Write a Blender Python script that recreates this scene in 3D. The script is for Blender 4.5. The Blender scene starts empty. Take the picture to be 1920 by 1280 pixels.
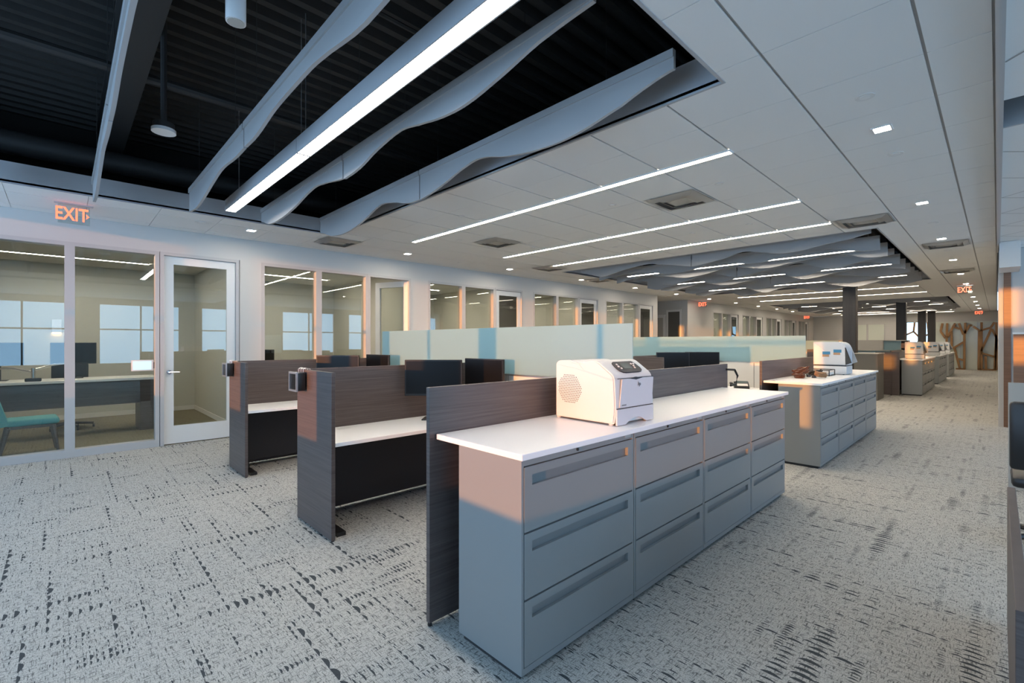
import bpy, bmesh, math, random
from mathutils import Vector, Matrix
random.seed(7)
sc = bpy.context.scene
COL = sc.collection
R = math.radians
# ------------------------------------------------------------------ camera, world, sun, exposure
cam = bpy.data.cameras.new('camera'); cam_o = bpy.data.objects.new('camera', cam); COL.objects.link(cam_o)
cam.sensor_width = 36.0; cam.lens = 36.0 * 876.0 / 1920.0; cam.clip_start = 0.02; cam.clip_end = 300
cam.shift_y = 1.0 / 1920.0
cam_o.location = (0, 0, 1.5); cam_o.rotation_euler = (R(90), 0, R(46.1)); sc.camera = cam_o
w = bpy.data.worlds.new('sky'); sc.world = w; w.use_nodes = True
bg = w.node_tree.nodes['Background']; bg.inputs[0].default_value = (0.35, 0.58, 0.86, 1); bg.inputs[1].default_value = 6.3
sun = bpy.data.lights.new('sun', 'SUN'); sun.energy = 5.0; sun.angle = R(0.53); sun.color = (1.0, 0.36, 0.05)
sun_o = bpy.data.objects.new('sun', sun); COL.objects.link(sun_o)
sun_o.rotation_euler = Vector((-0.162, 1.0, -0.047)).to_track_quat('-Z', 'Y').to_euler()
vs = sc.view_settings; vs.view_transform = 'Standard'; vs.look = 'None'; vs.gamma = 1.0; vs.exposure = 0.0; vs.use_curve_mapping = False
sc.cycles.max_bounces = 8; sc.cycles.diffuse_bounces = 4; sc.cycles.glossy_bounces = 3; sc.cycles.transparent_max_bounces = 16
sc.cycles.sample_clamp_indirect = 6.0; sc.cycles.caustics_reflective = False; sc.cycles.caustics_refractive = False
LED = 1.0     # overall strength of the warm ceiling lights

# ------------------------------------------------------------------ materials
MATS = {}
def mat(name, col, rough=0.5, metal=0.0, spec=0.5, emit=None, es=0.0, coat=0.0):
    m = bpy.data.materials.new(name); m.use_nodes = True
    b = m.node_tree.nodes['Principled BSDF']
    b.inputs['Base Color'].default_value = (*col, 1); b.inputs['Roughness'].default_value = rough
    b.inputs['Metallic'].default_value = metal; b.inputs['Specular IOR Level'].default_value = spec
    b.inputs['Coat Weight'].default_value = coat
    if emit:
        b.inputs['Emission Color'].default_value = (*emit, 1); b.inputs['Emission Strength'].default_value = es
    MATS[name] = m
    return m
def nt(m):
    return m.node_tree, m.node_tree.nodes, m.node_tree.links, m.node_tree.nodes['Principled BSDF']
def math_node(N, L, op, a, b=None, c=None):
    n = N.new('ShaderNodeMath'); n.operation = op
    for i, v in enumerate((a, b, c)):
        if v is None: continue
        if isinstance(v, (int, float)): n.inputs[i].default_value = v
        else: L.new(v, n.inputs[i])
    return n.outputs[0]
def noise_bump(m, scale, strength, dist=0.002, colvar=0.0):
    t, N, L, b = nt(m)
    g = N.new('ShaderNodeNewGeometry'); n = N.new('ShaderNodeTexNoise'); n.inputs['Scale'].default_value = scale; n.inputs['Detail'].default_value = 3
    L.new(g.outputs['Position'], n.inputs['Vector'])
    if strength:
        bu = N.new('ShaderNodeBump'); bu.inputs['Strength'].default_value = strength; bu.inputs['Distance'].default_value = dist
        L.new(n.outputs[0], bu.inputs['Height']); L.new(bu.outputs[0], b.inputs['Normal'])
    if colvar:
        c = b.inputs['Base Color'].default_value[:]
        mx = N.new('ShaderNodeMix'); mx.data_type = 'RGBA'
        mx.inputs[6].default_value = tuple(x * (1 - colvar) for x in c[:3]) + (1,); mx.inputs[7].default_value = tuple(min(1, x * (1 + colvar)) for x in c[:3]) + (1,)
        L.new(n.outputs[0], mx.inputs[0]); L.new(mx.outputs[2], b.inputs['Base Color'])
    return m
def grain(m, vec, c0, c1, detail=6):
    t, N, L, b = nt(m)
    g = N.new('ShaderNodeNewGeometry'); v = N.new('ShaderNodeVectorMath'); v.operation = 'MULTIPLY'; v.inputs[1].default_value = vec
    n = N.new('ShaderNodeTexNoise'); n.inputs['Scale'].default_value = 1.0; n.inputs['Detail'].default_value = detail; n.inputs['Roughness'].default_value = 0.65
    r = N.new('ShaderNodeValToRGB'); r.color_ramp.elements[0].position = 0.3; r.color_ramp.elements[1].position = 0.72
    r.color_ramp.elements[0].color = (*c0, 1); r.color_ramp.elements[1].color = (*c1, 1)
    L.new(g.outputs['Position'], v.inputs[0]); L.new(v.outputs[0], n.inputs['Vector']); L.new(n.outputs[0], r.inputs[0]); L.new(r.outputs[0], b.inputs['Base Color'])
    return m
noise_bump(mat('paint', (0.54, 0.535, 0.52), 0.6), 180, 0.05)
noise_bump(mat('office_paint', (0.55, 0.54, 0.48), 0.6), 180, 0.05)
noise_bump(mat('tile', (0.80, 0.80, 0.785), 0.9, spec=0.1), 400, 0.12, 0.001, 0.02)
mat('grid', (0.34, 0.34, 0.33), 0.5)
mat('trim_white', (0.70, 0.70, 0.69), 0.4)
mat('frame', (0.46, 0.455, 0.45), 0.4)
noise_bump(mat('cabinet', (0.265, 0.275, 0.275), 0.38, metal=0.15), 300, 0.03, 0.0005)
mat('pull', (0.20, 0.21, 0.215), 0.4, metal=0.15)
mat('gap', (0.03, 0.03, 0.032), 0.8)
noise_bump(mat('worktop', (0.88, 0.88, 0.885), 0.3), 60, 0.0, colvar=0.01)
grain(mat('laminate', (0.1, 0.08, 0.07), 0.42), (1.6, 1.6, 85), (0.062, 0.047, 0.045), (0.125, 0.10, 0.094))
noise_bump(mat('modesty', (0.016, 0.015, 0.018), 0.6), 90, 0.1)
mat('black', (0.012, 0.012, 0.013), 0.4)
mat('screen', (0.007, 0.007, 0.008), 0.3, spec=0.2)
noise_bump(mat('printer_white', (0.66, 0.66, 0.66), 0.42), 500, 0.05, 0.0004)
mat('printer_grey', (0.60, 0.62, 0.66), 0.42)
mat('printer_dark', (0.03, 0.036, 0.046), 0.55, spec=0.3)
mat('lcd', (0.10, 0.13, 0.13), 0.2)
mat('logo', (0.13, 0.14, 0.16), 0.4)
mat('chrome', (0.7, 0.7, 0.7), 0.18, metal=1.0)
mat('alu', (0.55, 0.55, 0.56), 0.35, metal=0.9)
mat('sched_white', (0.75, 0.75, 0.75), 0.3)
mat('tablet_screen', (0.35, 0.5, 0.55), 0.2, emit=(0.62, 0.85, 0.92), es=0.8)
mat('turquoise', (0.10, 0.36, 0.38), 0.8)
noise_bump(mat('felt', (0.40, 0.40, 0.405), 0.95, spec=0.1), 700, 0.15, 0.001, 0.05)
mat('fascia', (0.40, 0.41, 0.43), 0.6)
noise_bump(mat('deck', (0.020, 0.019, 0.018), 0.7), 12, 0.0, colvar=0.35)
mat('dark_steel', (0.024, 0.023, 0.023), 0.6)
mat('plenum', (0.008, 0.008, 0.008), 0.9)
grain(mat('column_dark', (0.03, 0.03, 0.03), 0.45), (30, 30, 1.2), (0.013, 0.012, 0.011), (0.028, 0.025, 0.024))
grain(mat('oak', (0.3, 0.15, 0.05), 0.5), (9, 9, 2.2), (0.21, 0.105, 0.035), (0.34, 0.18, 0.065))
grain(mat('warm_wood', (0.2, 0.1, 0.05), 0.4), (2, 2, 60), (0.15, 0.075, 0.04), (0.24, 0.125, 0.07))
mat('books_red', (0.12, 0.025, 0.015), 0.6); mat('books_yellow', (0.6, 0.5, 0.03), 0.6); mat('paper', (0.7, 0.68, 0.64), 0.7)
mat('greybeige', (0.40, 0.385, 0.35), 0.6)
mat('olive_grey', (0.11, 0.105, 0.095), 0.5)
mat('white_panel', (0.64, 0.62, 0.58), 0.55)
mat('led', (0.8, 0.8, 0.8), 0.5, emit=(1.0, 0.86, 0.69), es=66.0)
mat('led_soft', (0.8, 0.8, 0.8), 0.5, emit=(1.0, 0.86, 0.69), es=48.0)
mat('led_spot', (0.8, 0.8, 0.8), 0.5, emit=(1.0, 0.88, 0.72), es=300.0)
mat('led_pendant', (0.8, 0.8, 0.8), 0.5, emit=(1.0, 0.92, 0.82), es=46.0)
mat('sconce_glow', (0.8, 0.8, 0.8), 0.5, emit=(1.0, 0.62, 0.28), es=10.0)
mat('exit_red', (0.5, 0.05, 0.03), 0.4, emit=(1.0, 0.13, 0.06), es=3.2)
mat('baseboard', (0.72, 0.71, 0.68), 0.5)
mat('duct_metal', (0.72, 0.71, 0.68), 0.3, metal=0.5)
mat('cable_brown', (0.07, 0.03, 0.016), 0.3); mat('cable_tan', (0.30, 0.17, 0.09), 0.4)
mat('sticker_blue', (0.05, 0.22, 0.38), 0.5); mat('sticker_tan', (0.45, 0.26, 0.14), 0.5)
def glassmat(name, tint, base_refl):
    m = bpy.data.materials.new(name); m.use_nodes = True; N = m.node_tree.nodes; L = m.node_tree.links; N.clear()
    o = N.new('ShaderNodeOutputMaterial'); tr = N.new('ShaderNodeBsdfTransparent'); tr.inputs[0].default_value = (*tint, 1)
    gl = N.new('ShaderNodeBsdfGlossy'); gl.inputs['Roughness'].default_value = 0.0; gl.inputs[0].default_value = (0.9, 0.95, 0.95, 1)
    fr = N.new('ShaderNodeLayerWeight'); fr.inputs[0].default_value = 0.5; p5 = math_node(N, L, 'POWER', fr.outputs['Facing'], 5.0)
    mx = N.new('ShaderNodeMixShader'); mul = math_node(N, L, 'MULTIPLY_ADD', p5, 0.9, base_refl)
    L.new(mul, mx.inputs[0]); L.new(tr.outputs[0], mx.inputs[1]); L.new(gl.outputs[0], mx.inputs[2]); L.new(mx.outputs[0], o.inputs[0])
    MATS[name] = m
glassmat('glass', (0.90, 0.93, 0.91), 0.055)
glassmat('glass_dark', (0.42, 0.43, 0.43), 0.055)
def frosted(name, col, trans):
    m = mat(name, col, 0.16); t, N, L, b = nt(m)
    tl = N.new('ShaderNodeBsdfTranslucent'); tl.inputs[0].default_value = (*col, 1)
    mx = N.new('ShaderNodeMixShader'); mx.inputs[0].default_value = trans
    o = N['Material Output']; L.new(b.outputs[0], mx.inputs[1]); L.new(tl.outputs[0], mx.inputs[2]); L.new(mx.outputs[0], o.inputs[0])
frosted('mint_glass', (0.44, 0.61, 0.655), 0.6)
frosted('frost_far', (0.66, 0.70, 0.62), 0.12)
mat('exit_plate', (0.6, 0.3, 0.28), 0.2)
# carpet
def carpet(name, base, dark, fleck_amt, tint2):
    m = mat(name, base, 0.95, spec=0.1); t, N, L, b = nt(m)
    g = N.new('ShaderNodeNewGeometry'); sx = N.new('ShaderNodeSeparateXYZ'); L.new(g.outputs['Position'], sx.inputs[0])
    M = lambda op, a, b_=None, c=None: math_node(N, L, op, a, b_, c)
    def fleck_layer(cx, cy, off, thr, smin):
        ux = M('MULTIPLY_ADD', sx.outputs[0], 1 / cx, off); uy = M('MULTIPLY_ADD', sx.outputs[1], 1 / cy, off * 1.7)
        ix = M('FLOOR', ux); iy = M('FLOOR', uy)
        lx = M('SUBTRACT', M('SUBTRACT', ux, ix), 0.5); ly = M('SUBTRACT', M('SUBTRACT', uy, iy), 0.5)
        def cellnoise(fx, fy, seed):
            c = N.new('ShaderNodeCombineXYZ'); L.new(M('MULTIPLY', ix, fx), c.inputs[0]); L.new(M('MULTIPLY', iy, fy), c.inputs[1]); c.inputs[2].default_value = seed
            n = N.new('ShaderNodeTexNoise'); n.inputs['Scale'].default_value = 1.0; n.inputs['Detail'].default_value = 1.0
            L.new(c.outputs[0], n.inputs['Vector']); return n.outputs[0]
        rowm = cellnoise(0.11, 0.83, off); colm = cellnoise(0.87, 0.045, off + 9)
        c = N.new('ShaderNodeCombineXYZ'); L.new(ix, c.inputs[0]); L.new(iy, c.inputs[1]); c.inputs[2].default_value = off
        wn = N.new('ShaderNodeTexWhiteNoise'); wn.noise_dimensions = '3D'; L.new(c.outputs[0], wn.inputs['Vector'])
        msk = M('MAXIMUM', rowm, colm)
        size = M('MULTIPLY', M('SUBTRACT', msk, thr), 9.0)
        size = M('MINIMUM', M('MAXIMUM', size, 0.0), 1.0)
        size = M('MULTIPLY', size, M('MULTIPLY_ADD', wn.outputs[0], 0.75, smin))
        # half-lens shaped fleck: long along x, flat on one side
        ex = M('DIVIDE', M('ABSOLUTE', M('ADD', lx, M('MULTIPLY', ly, 0.16))), 0.5); ey = M('DIVIDE', M('ADD', ly, 0.30), 0.56)
        r = M('ADD', M('MULTIPLY', ex, ex), M('ABSOLUTE', ey))
        ins = M('LESS_THAN', r, size); flat = M('GREATER_THAN', ly, -0.34)
        return M('MULTIPLY', ins, flat)
    f = M('MAXIMUM', fleck_layer(0.105, 0.043, 3.3, 0.60, 0.3), fleck_layer(0.052, 0.023, 17.1, 0.61, 0.35))
    # woven speckle
    def noi(vec, sc_, det=2):
        v = N.new('ShaderNodeVectorMath'); v.operation = 'MULTIPLY'; v.inputs[1].default_value = vec; L.new(g.outputs['Position'], v.inputs[0])
        n = N.new('ShaderNodeTexNoise'); n.inputs['Scale'].default_value = sc_; n.inputs['Detail'].default_value = det; L.new(v.outputs[0], n.inputs['Vector']); return n.outputs[0]
    s1 = noi((1, 1, 1), 190); s2 = noi((0.16, 1, 1), 150); s3 = noi((1, 0.16, 1), 150)
    sp = M('MAXIMUM', M('MAXIMUM', s2, s3), s1)
    rp = N.new('ShaderNodeValToRGB'); rp.color_ramp.elements[0].position = 0.54; rp.color_ramp.elements[1].position = 0.68
    rp.color_ramp.elements[0].color = (*base, 1); rp.color_ramp.elements[1].color = (*tint2, 1); L.new(sp, rp.inputs[0])
    mx = N.new('ShaderNodeMix'); mx.data_type = 'RGBA'; L.new(M('MULTIPLY', f, fleck_amt), mx.inputs[0]); L.new(rp.outputs[0], mx.inputs[6]); mx.inputs[7].default_value = (*dark, 1)
    L.new(mx.outputs[2], b.inputs['Base Color'])
    bu = N.new('ShaderNodeBump'); bu.inputs['Strength'].default_value = 0.25; bu.inputs['Distance'].default_value = 0.004; L.new(s1, bu.inputs['Height']); L.new(bu.outputs[0], b.inputs['Normal'])
carpet('carpet', (0.51, 0.50, 0.465), (0.045, 0.052, 0.058), 0.95, (0.14, 0.138, 0.13))
carpet('office_carpet', (0.24, 0.22, 0.16), (0.09, 0.08, 0.06), 0.5, (0.10, 0.09, 0.065))

# ------------------------------------------------------------------ mesh helpers
def new(): return bmesh.new()
def box(bm, x0, x1, y0, y1, z0, z1, bev=0.0, seg=1):
    vs_ = [bm.verts.new((x, y, z)) for x in (x0, x1) for y in (y0, y1) for z in (z0, z1)]
    q = [(0, 1, 3, 2), (4, 6, 7, 5), (0, 4, 5, 1), (2, 3, 7, 6), (0, 2, 6, 4), (1, 5, 7, 3)]
    fs = [bm.faces.new([vs_[i] for i in f]) for f in q]
    if bev:
        es = list({e for f in fs for e in f.edges}); bmesh.ops.bevel(bm, geom=es, offset=bev, segments=seg, affect='EDGES', profile=0.5)
    return bm
def B(x0, x1, y0, y1, z0, z1, bev=0.0, seg=1): return box(new(), x0, x1, y0, y1, z0, z1, bev, seg)
def prism(bm, poly, axis, a, b):
    """extrude a closed 2D outline along an axis; outline in the two other axes in x,y,z order"""
    def P(p, h):
        if axis == 'x': return (h, p[0], p[1])
        if axis == 'y': return (p[0], h, p[1])
        return (p[0], p[1], h)
    v0 = [bm.verts.new(P(p, a)) for p in poly]; v1 = [bm.verts.new(P(p, b)) for p in poly]; n = len(poly)
    bm.faces.new(v0); bm.faces.new(v1[::-1])
    for i in range(n): bm.faces.new((v0[i], v1[i], v1[(i + 1) % n], v0[(i + 1) % n]))
    bmesh.ops.recalc_face_normals(bm, faces=bm.faces[:])
    return bm
def tube(bm, pts, r, n=8, r2=None, cap=True):
    pts = [Vector(p) for p in pts]; rings = []
    for i, p in enumerate(pts):
        d = (pts[min(i + 1, len(pts) - 1)] - pts[max(i - 1, 0)]).normalized()
        u = d.cross(Vector((0, 0, 1)));
        if u.length < 1e-3: u = Vector((1, 0, 0))
        u.normalize(); v = d.cross(u)
        rr = r if r2 is None else r + (r2 - r) * i / (len(pts) - 1)
        rings.append([bm.verts.new(p + u * math.cos(2 * math.pi * k / n) * rr + v * math.sin(2 * math.pi * k / n) * rr) for k in range(n)])
    for a, b_ in zip(rings, rings[1:]):
        for k in range(n): bm.faces.new((a[k], a[(k + 1) % n], b_[(k + 1) % n], b_[k]))
    if cap: bm.faces.new(rings[0][::-1]); bm.faces.new(rings[-1])
    return bm
def bar(bm, p, q, wid, dep):
    """rectangular bar between two points lying in a plane of constant y"""
    p = Vector(p); q = Vector(q); d = (q - p).normalized(); s = d.cross(Vector((0, 1, 0))).normalized() * wid / 2; y = Vector((0, dep / 2, 0))
    c = [p + s + y, p - s + y, p - s - y, p + s - y]; e = [x + (q - p) for x in c]
    v = [bm.verts.new(x) for x in c + e]
    for f in ((0, 1, 2, 3), (7, 6, 5, 4), (0, 4, 5, 1), (1, 5, 6, 2), (2, 6, 7, 3), (3, 7, 4, 0)): bm.faces.new([v[i] for i in f])
    bmesh.ops.recalc_face_normals(bm, faces=bm.faces[:])
    return bm
def finish(bm, name, smooth=False):
    me = bpy.data.meshes.new(name); bm.to_mesh(me); bm.free()
    if smooth:
        for p in me.polygons: p.use_smooth = True
        me.set_sharp_from_angle(angle=R(35))
    return me
def obj(name, bm, m, parent=None, label=None, smooth=False, kind=None, recenter=True):
    """bmesh -> object. With a parent the coordinates are the parent's; without, the origin moves to the base centre."""
    off = Vector((0, 0, 0))
    if recenter and bm.verts:
        xs = [v.co for v in bm.verts]
        off = Vector(((min(v.x for v in xs) + max(v.x for v in xs)) / 2, (min(v.y for v in xs) + max(v.y for v in xs)) / 2, min(v.z for v in xs)))
        bmesh.ops.translate(bm, verts=bm.verts[:], vec=-off)
    o = bpy.data.objects.new(name, finish(bm, name, smooth)); COL.objects.link(o); o.location = off
    o.data.materials.append(MATS[m]); o.parent = parent
    if label: o['label'] = label
    if kind: o['kind'] = kind
    return o
def tag(o, label, cat, group=None):
    o['label'] = label; o['category'] = cat
    if group: o['group'] = group
    return o
def thing(name, label, cat, loc=(0, 0, 0), rz=0.0, group=None):
    o = bpy.data.objects.new(name, None); COL.objects.link(o); o.empty_display_size = 0.1
    o.location = loc; o.rotation_euler = (0, 0, rz); return tag(o, label, cat, group)
def struct_empty(name, label=None):
    o = bpy.data.objects.new(name, None); COL.objects.link(o); o.empty_display_size = 0.1; o['kind'] = 'structure'
    if label: o['label'] = label
    return o
def struct(name, bm, m, label=None): 
    o = obj(name, bm, m, None, label); o['kind'] = 'structure'; return o
def dup(root, loc, rz, label, group=None):
    r = root.copy(); COL.objects.link(r); r.location = loc; r.rotation_euler = (0, 0, rz); r['label'] = label
    if group: r['group'] = group
    for ch in root.children:
        c = ch.copy(); COL.objects.link(c); c.parent = r
        for gch in ch.children:
            d = gch.copy(); COL.objects.link(d); d.parent = c
    return r
ORD = ['nearest', 'second', 'third', 'fourth', 'fifth', 'sixth', 'seventh', 'eighth', 'ninth', 'tenth', 'eleventh', 'twelfth']
def text_mesh(s, size, m, name, parent, loc, rot, extr=0.002):
    cu = bpy.data.curves.new(name, 'FONT'); cu.body = s; cu.size = size; cu.extrude = extr; cu.align_x = 'CENTER'; cu.align_y = 'CENTER'; cu.resolution_u = 3; cu.offset = size * 0.012
    tmp = bpy.data.objects.new(name, cu); COL.objects.link(tmp)
    dg = bpy.context.evaluated_depsgraph_get(); me = bpy.data.meshes.new_from_object(tmp.evaluated_get(dg)); bpy.data.objects.remove(tmp); bpy.data.curves.remove(cu)
    o = bpy.data.objects.new(name, me); COL.objects.link(o); me.materials.clear(); me.materials.append(MATS[m]); o.location = loc; o.rotation_euler = rot; o.parent = parent
    return o

# ------------------------------------------------------------------ dimensions
XW = -8.35          # glazed office wall
ZC = 3.14           # ceiling
YB, YF = -3.0, 35.4 # window wall behind the camera, far wall
OPEN = [(-7.06, -1.21, -2.6, 3.0), (-7.06, -1.21, 8.45, 16.3), (-7.06, -1.21, 22.8, 30.6)]

# ------------------------------------------------------------------ floor, shell
struct('floor', B(XW - 0.02, 6.2, YB, YF + 4, -0.05, 0), 'carpet', 'pale flecked carpet with dark wedge marks across the open office')
struct('floor_office', B(-12.6, XW - 0.02, YB, YF + 4, -0.05, -0.0), 'office_carpet', 'olive brown carpet inside the glazed offices')
# roof deck: trapezoid ribs running along y
bm = new(); prof = []; x = -8.6
while x < 6.3:
    prof += [(x, 4.42), (x + 0.07, 4.42), (x + 0.10, 4.34), (x + 0.17, 4.34)]; x += 0.2
prof += [(6.3, 4.55), (-8.6, 4.55)]
prism(bm, prof, 'y', YB - 0.1, YF + 4); struct('ceiling_deck', bm, 'deck', 'black corrugated metal roof deck above the open ceiling')
struct('wall_plenum', B(-8.6, -8.5, YB, YF, ZC + 0.03, 4.5), 'plenum')
# window wall behind the camera: sill, head and piers round openings for the low sun; right-hand slots shaped to place its patches
bm = new(); ops = [(-8.3, -7.62, .92, 3.13), (-7.5, -5.2, .92, 3.13), (-5.0, -3.0, .92, 3.13), (-2.72, 0.0, .92, 3.13), (0.82, 1.22, 1.68, 2.06), (1.5, 1.7, 1.85, 2.45), (1.9, 3.6, 1.81, 3.13), (4.0, 5.6, 1.81, 3.13)]
box(bm, -12.6, 6.2, YB - 0.12, YB, -0.05, 0.92); box(bm, -12.6, 6.2, YB - 0.12, YB, 3.13, 4.55)
px_ = -12.6
for (a, b_, c, d) in ops:
    box(bm, px_, a, YB - 0.12, YB, 0.92, 3.13); px_ = b_
    if c > .93: box(bm, a, b_, YB - 0.12, YB, 0.92, c)
    if d < 3.12: box(bm, a, b_, YB - 0.12, YB, d, 3.13)
box(bm, px_, 6.2, YB - 0.12, YB, 0.92, 3.13)
struct('wall_back', bm, 'paint')
for i, (a, b_, c, d) in enumerate(ops):
    if b_ - a < .5: continue
    e = struct_empty('window_%d' % (40 + i)); zb = (2.0, 2.06) if a < 1 else (2.2, 2.5)  # deeper band on the right-hand windows, shaped to split their sun patches
    bm = new(); box(bm, a, b_, YB - 0.09, YB - 0.03, *zb); mid = (a + b_) / 2
    if b_ - a > 1.5: box(bm, mid - 0.025, mid + 0.025, YB - 0.09, YB - 0.03, c, zb[0]); box(bm, mid - 0.025, mid + 0.025, YB - 0.09, YB - 0.03, zb[1], d)
    obj('window_frame', bm, 'frame', e)
# east wall with windows
bm = new(); ops = [(-2.2, 0.2), (1.0, 3.4), (4.2, 6.6), (7.4, 9.8), (10.6, 13.0), (13.8, 16.0)]
box(bm, 6.2, 6.3, YB, YF + 4, -0.05, 0.7); box(bm, 6.2, 6.3, YB, YF + 4, 2.9, 4.55)
edges = [YB] + [e for o_ in ops for e in o_] + [YF + 4]
for i in range(0, len(edges), 2): box(bm, 6.2, 6.3, edges[i], edges[i + 1], 0.7, 2.9)
struct('wall_right', bm, 'paint')
for i, (a, b_) in enumerate(ops):
    e = struct_empty('window_%d' % (60 + i)); mid = (a + b_) / 2
    bm = new(); box(bm, 6.22, 6.28, a, b_, 1.95, 2.0); box(bm, 6.22, 6.28, mid - .025, mid + .025, 0.7, 1.95); box(bm, 6.22, 6.28, mid - .025, mid + .025, 2.0, 2.9); obj('window_frame', bm, 'frame', e)

# ------------------------------------------------------------------ ceiling of lay-in tiles
def minus(rects, o):
    out = []
    for (a, b_, c, d) in rects:
        if o[0] >= b_ or o[1] <= a or o[2] >= d or o[3] <= c: out.append((a, b_, c, d)); continue
        if a < o[0]: out.append((a, o[0], c, d))
        if b_ > o[1]: out.append((o[1], b_, c, d))
        a2, b2 = max(a, o[0]), min(b_, o[1])
        if c < o[2]: out.append((a2, b2, c, o[2]))
        if d > o[3]: out.append((a2, b2, o[3], d))
    return out
ceil_ = struct_empty('ceiling', 'white lay-in tile ceiling with recessed grid'); ceil_.location = (0, 0, ZC)
rects = [(XW, 0.0, YB, YF)]
for o_ in OPEN: rects = minus(rects, o_)
bm = new()
for (a, b_, c, d) in rects: box(bm, a, b_, c, d, 0.010, 0.03)
obj('grid', bm, 'grid', ceil_)
DX, DY = 0.653, 0.664; gx, gy = 0.008, 0.0025
share = {}; far_bm = new(); ntile = 0
ix0 = -13; jy0 = int((YB - 2.87) / DY) - 1
for j in range(jy0, 60):
    for i in range(ix0, 2):
        c = (-0.285 + i * DX, -0.285 + (i + 1) * DX, 2.87 + j * DY, 2.87 + (j + 1) * DY)
        c = (max(c[0], XW), min(c[1], -0.012), max(c[2], YB), min(c[3], YF))
        if c[1] - c[0] < 0.03 or c[3] - c[2] < 0.03: continue
        rs = [(c[0] + gx, c[1] - gx, c[2] + gy, c[3] - gy)]
        for o_ in OPEN: rs = minus(rs, (o_[0] - .02, o_[1] + .02, o_[2] - .02, o_[3] + .02))
        for (a, b_, c0, d0) in rs:
            if b_ - a < 0.02 or d0 - c0 < 0.02: continue
            if -1.3 < c0 < 9.4 and ntile < 298:
                k = (round(b_ - a, 3), round(d0 - c0, 3))
                if k not in share: share[k] = finish(B(-k[0] / 2, k[0] / 2, -k[1] / 2, k[1] / 2, 0, 0.01), 'ceiling_tile')
                me = share[k]
                if not me.materials: me.materials.append(MATS['tile'])
                o = bpy.data.objects.new('ceiling_tile', me); COL.objects.link(o); o.parent = ceil_; o.location = ((a + b_) / 2, (c0 + d0) / 2, 0); ntile += 1
            else: box(far_bm, a, b_, c0, d0, 0, 0.01)
obj('ceiling_tile_field', far_bm, 'tile', ceil_, kind='stuff')
# edge of each opening: fascia band and a dark back
for k, (a, b_, c, d) in enumerate(OPEN):
    e = struct_empty('trim_%d' % (k + 1), 'grey fascia band around an open ceiling bay'); e.location = (0, 0, ZC)
    t = 0.02; h = 0.22
    for nm, r in (('fascia', (a, b_, d, d + t)), ('fascia', (a, b_, c - t, c)), ('fascia', (a - t, a, c - t, d + t)), ('fascia', (b_, b_ + t, c - t, d + t))):
        obj(nm, B(*r, -0.004, h), 'fascia', e)
struct('ceiling_slab', B(XW, 0.0, YF - 0.4, YF, ZC + 0.03, 4.4), 'plenum')
# right-hand ceiling beyond the track: grid runs on the diagonal
struct('trim_9', box(box(new(), -0.008, 0.012, YB, 12, ZC - 0.05, ZC + 0.03), 0.012, 0.03, YB, 12, ZC - 0.02, ZC + 0.03), 'frame', 'metal track along the ceiling at the aisle edge')
cr = struct_empty('ceiling_right', 'ceiling of the neighbouring bay with a diagonal grid'); cr.location = (0, 0, ZC)
bm = new()
for r in ((0.03, 6.2, YB, 4.62), (0.03, 6.2, 5.2, YF)): box(bm, *r, 0.004, 0.03)
obj('panel_field', bm, 'tile', cr)
bm = new(); box(bm, 0.03, 6.2, 5.18, 5.2, -0.003, 0.3); obj('fascia', bm, 'fascia', cr)
bm = new()
for k in range(26):   # diagonal runners
    y0 = 1.2 + k * 0.93
    for sgn in (1, -1):
        p = Vector((0.032, y0, 0.002)); q = p + Vector((1.6, 1.6 * sgn, 0))
        if (4.55 < p.y < 5.25) or (p.y < 4.62 < q.y) or (q.y < 5.2 < p.y): continue
        d = (q - p).normalized(); s = Vector((-d.y, d.x, 0)) * 0.006
        f = [bm.verts.new(v) for v in (p + s, p - s, q - s, q + s)]; bm.faces.new(f)
obj('runner', bm, 'grid', cr)

# ------------------------------------------------------------------ glazed office wall (left)
WG = {'A': (2.345, 5.149), 'B': (5.577, 8.411), 'C': (8.804, 11.653), 'D': (12.013, 14.899)}
YC = 15.19; HD = 2.80
bm = new(); T = 0.14
box(bm, XW - T, XW, YB, YC, HD, ZC + 0.03)
cuts = [YB, -0.93, 2.03, 2.345, 5.149, 5.577, 8.411, 8.804, 11.653, 12.013, 14.899, YC]
for a, b_ in ((YB, -0.93), (2.03, 2.345), (5.149, 5.577), (8.411, 8.804), (11.653, 12.013), (14.899, YC)): box(bm, XW - T, XW, a, b_, 0, HD)
struct('wall_left', bm, 'paint', 'pale painted wall above and between the office glazing')
# second stretch past the side corridor
bm = new(); Y2 = 17.5
g2 = [(19.85, 22.67), (23.13, 25.9), (26.4, 28.9), (29.35, 31.6), (32.1, 34.2)]
box(bm, XW - T, XW, Y2, YF, HD, ZC + 0.03); e2 = [Y2] + [v for g in g2 for v in g] + [YF]
for i in range(0, len(e2), 2): box(bm, XW - T, XW, e2[i], e2[i + 1], 0, HD)
box(bm, -12.6, XW - T, Y2, Y2 + 0.12, 0, ZC + 0.03)
struct('wall_left_far', bm, 'paint', 'pale wall with office windows past the side corridor')
struct('wall_corridor', box(B(-12.6, XW - T, YC - 0.12, YC, 0, ZC + 0.03), -12.6, -12.5, YC, Y2, 0, ZC), 'paint')
struct('ceiling_corridor', B(-12.6, XW, YC, Y2, ZC, ZC + 0.03), 'tile')
bm = new()
for y in (2.19, 5.36, 8.6, 11.83): box(bm, -12.5, XW - T - 0.001, y - 0.05, y + 0.05, 0, 3.0)
struct('wall_office_divider', bm, 'office_paint')
bm = new()
for y in (23.0 - .1, 26.15, 29.1, 31.85): box(bm, -12.5, XW - T - 0.001, y - 0.05, y + 0.05, 0, 3.0)
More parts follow.
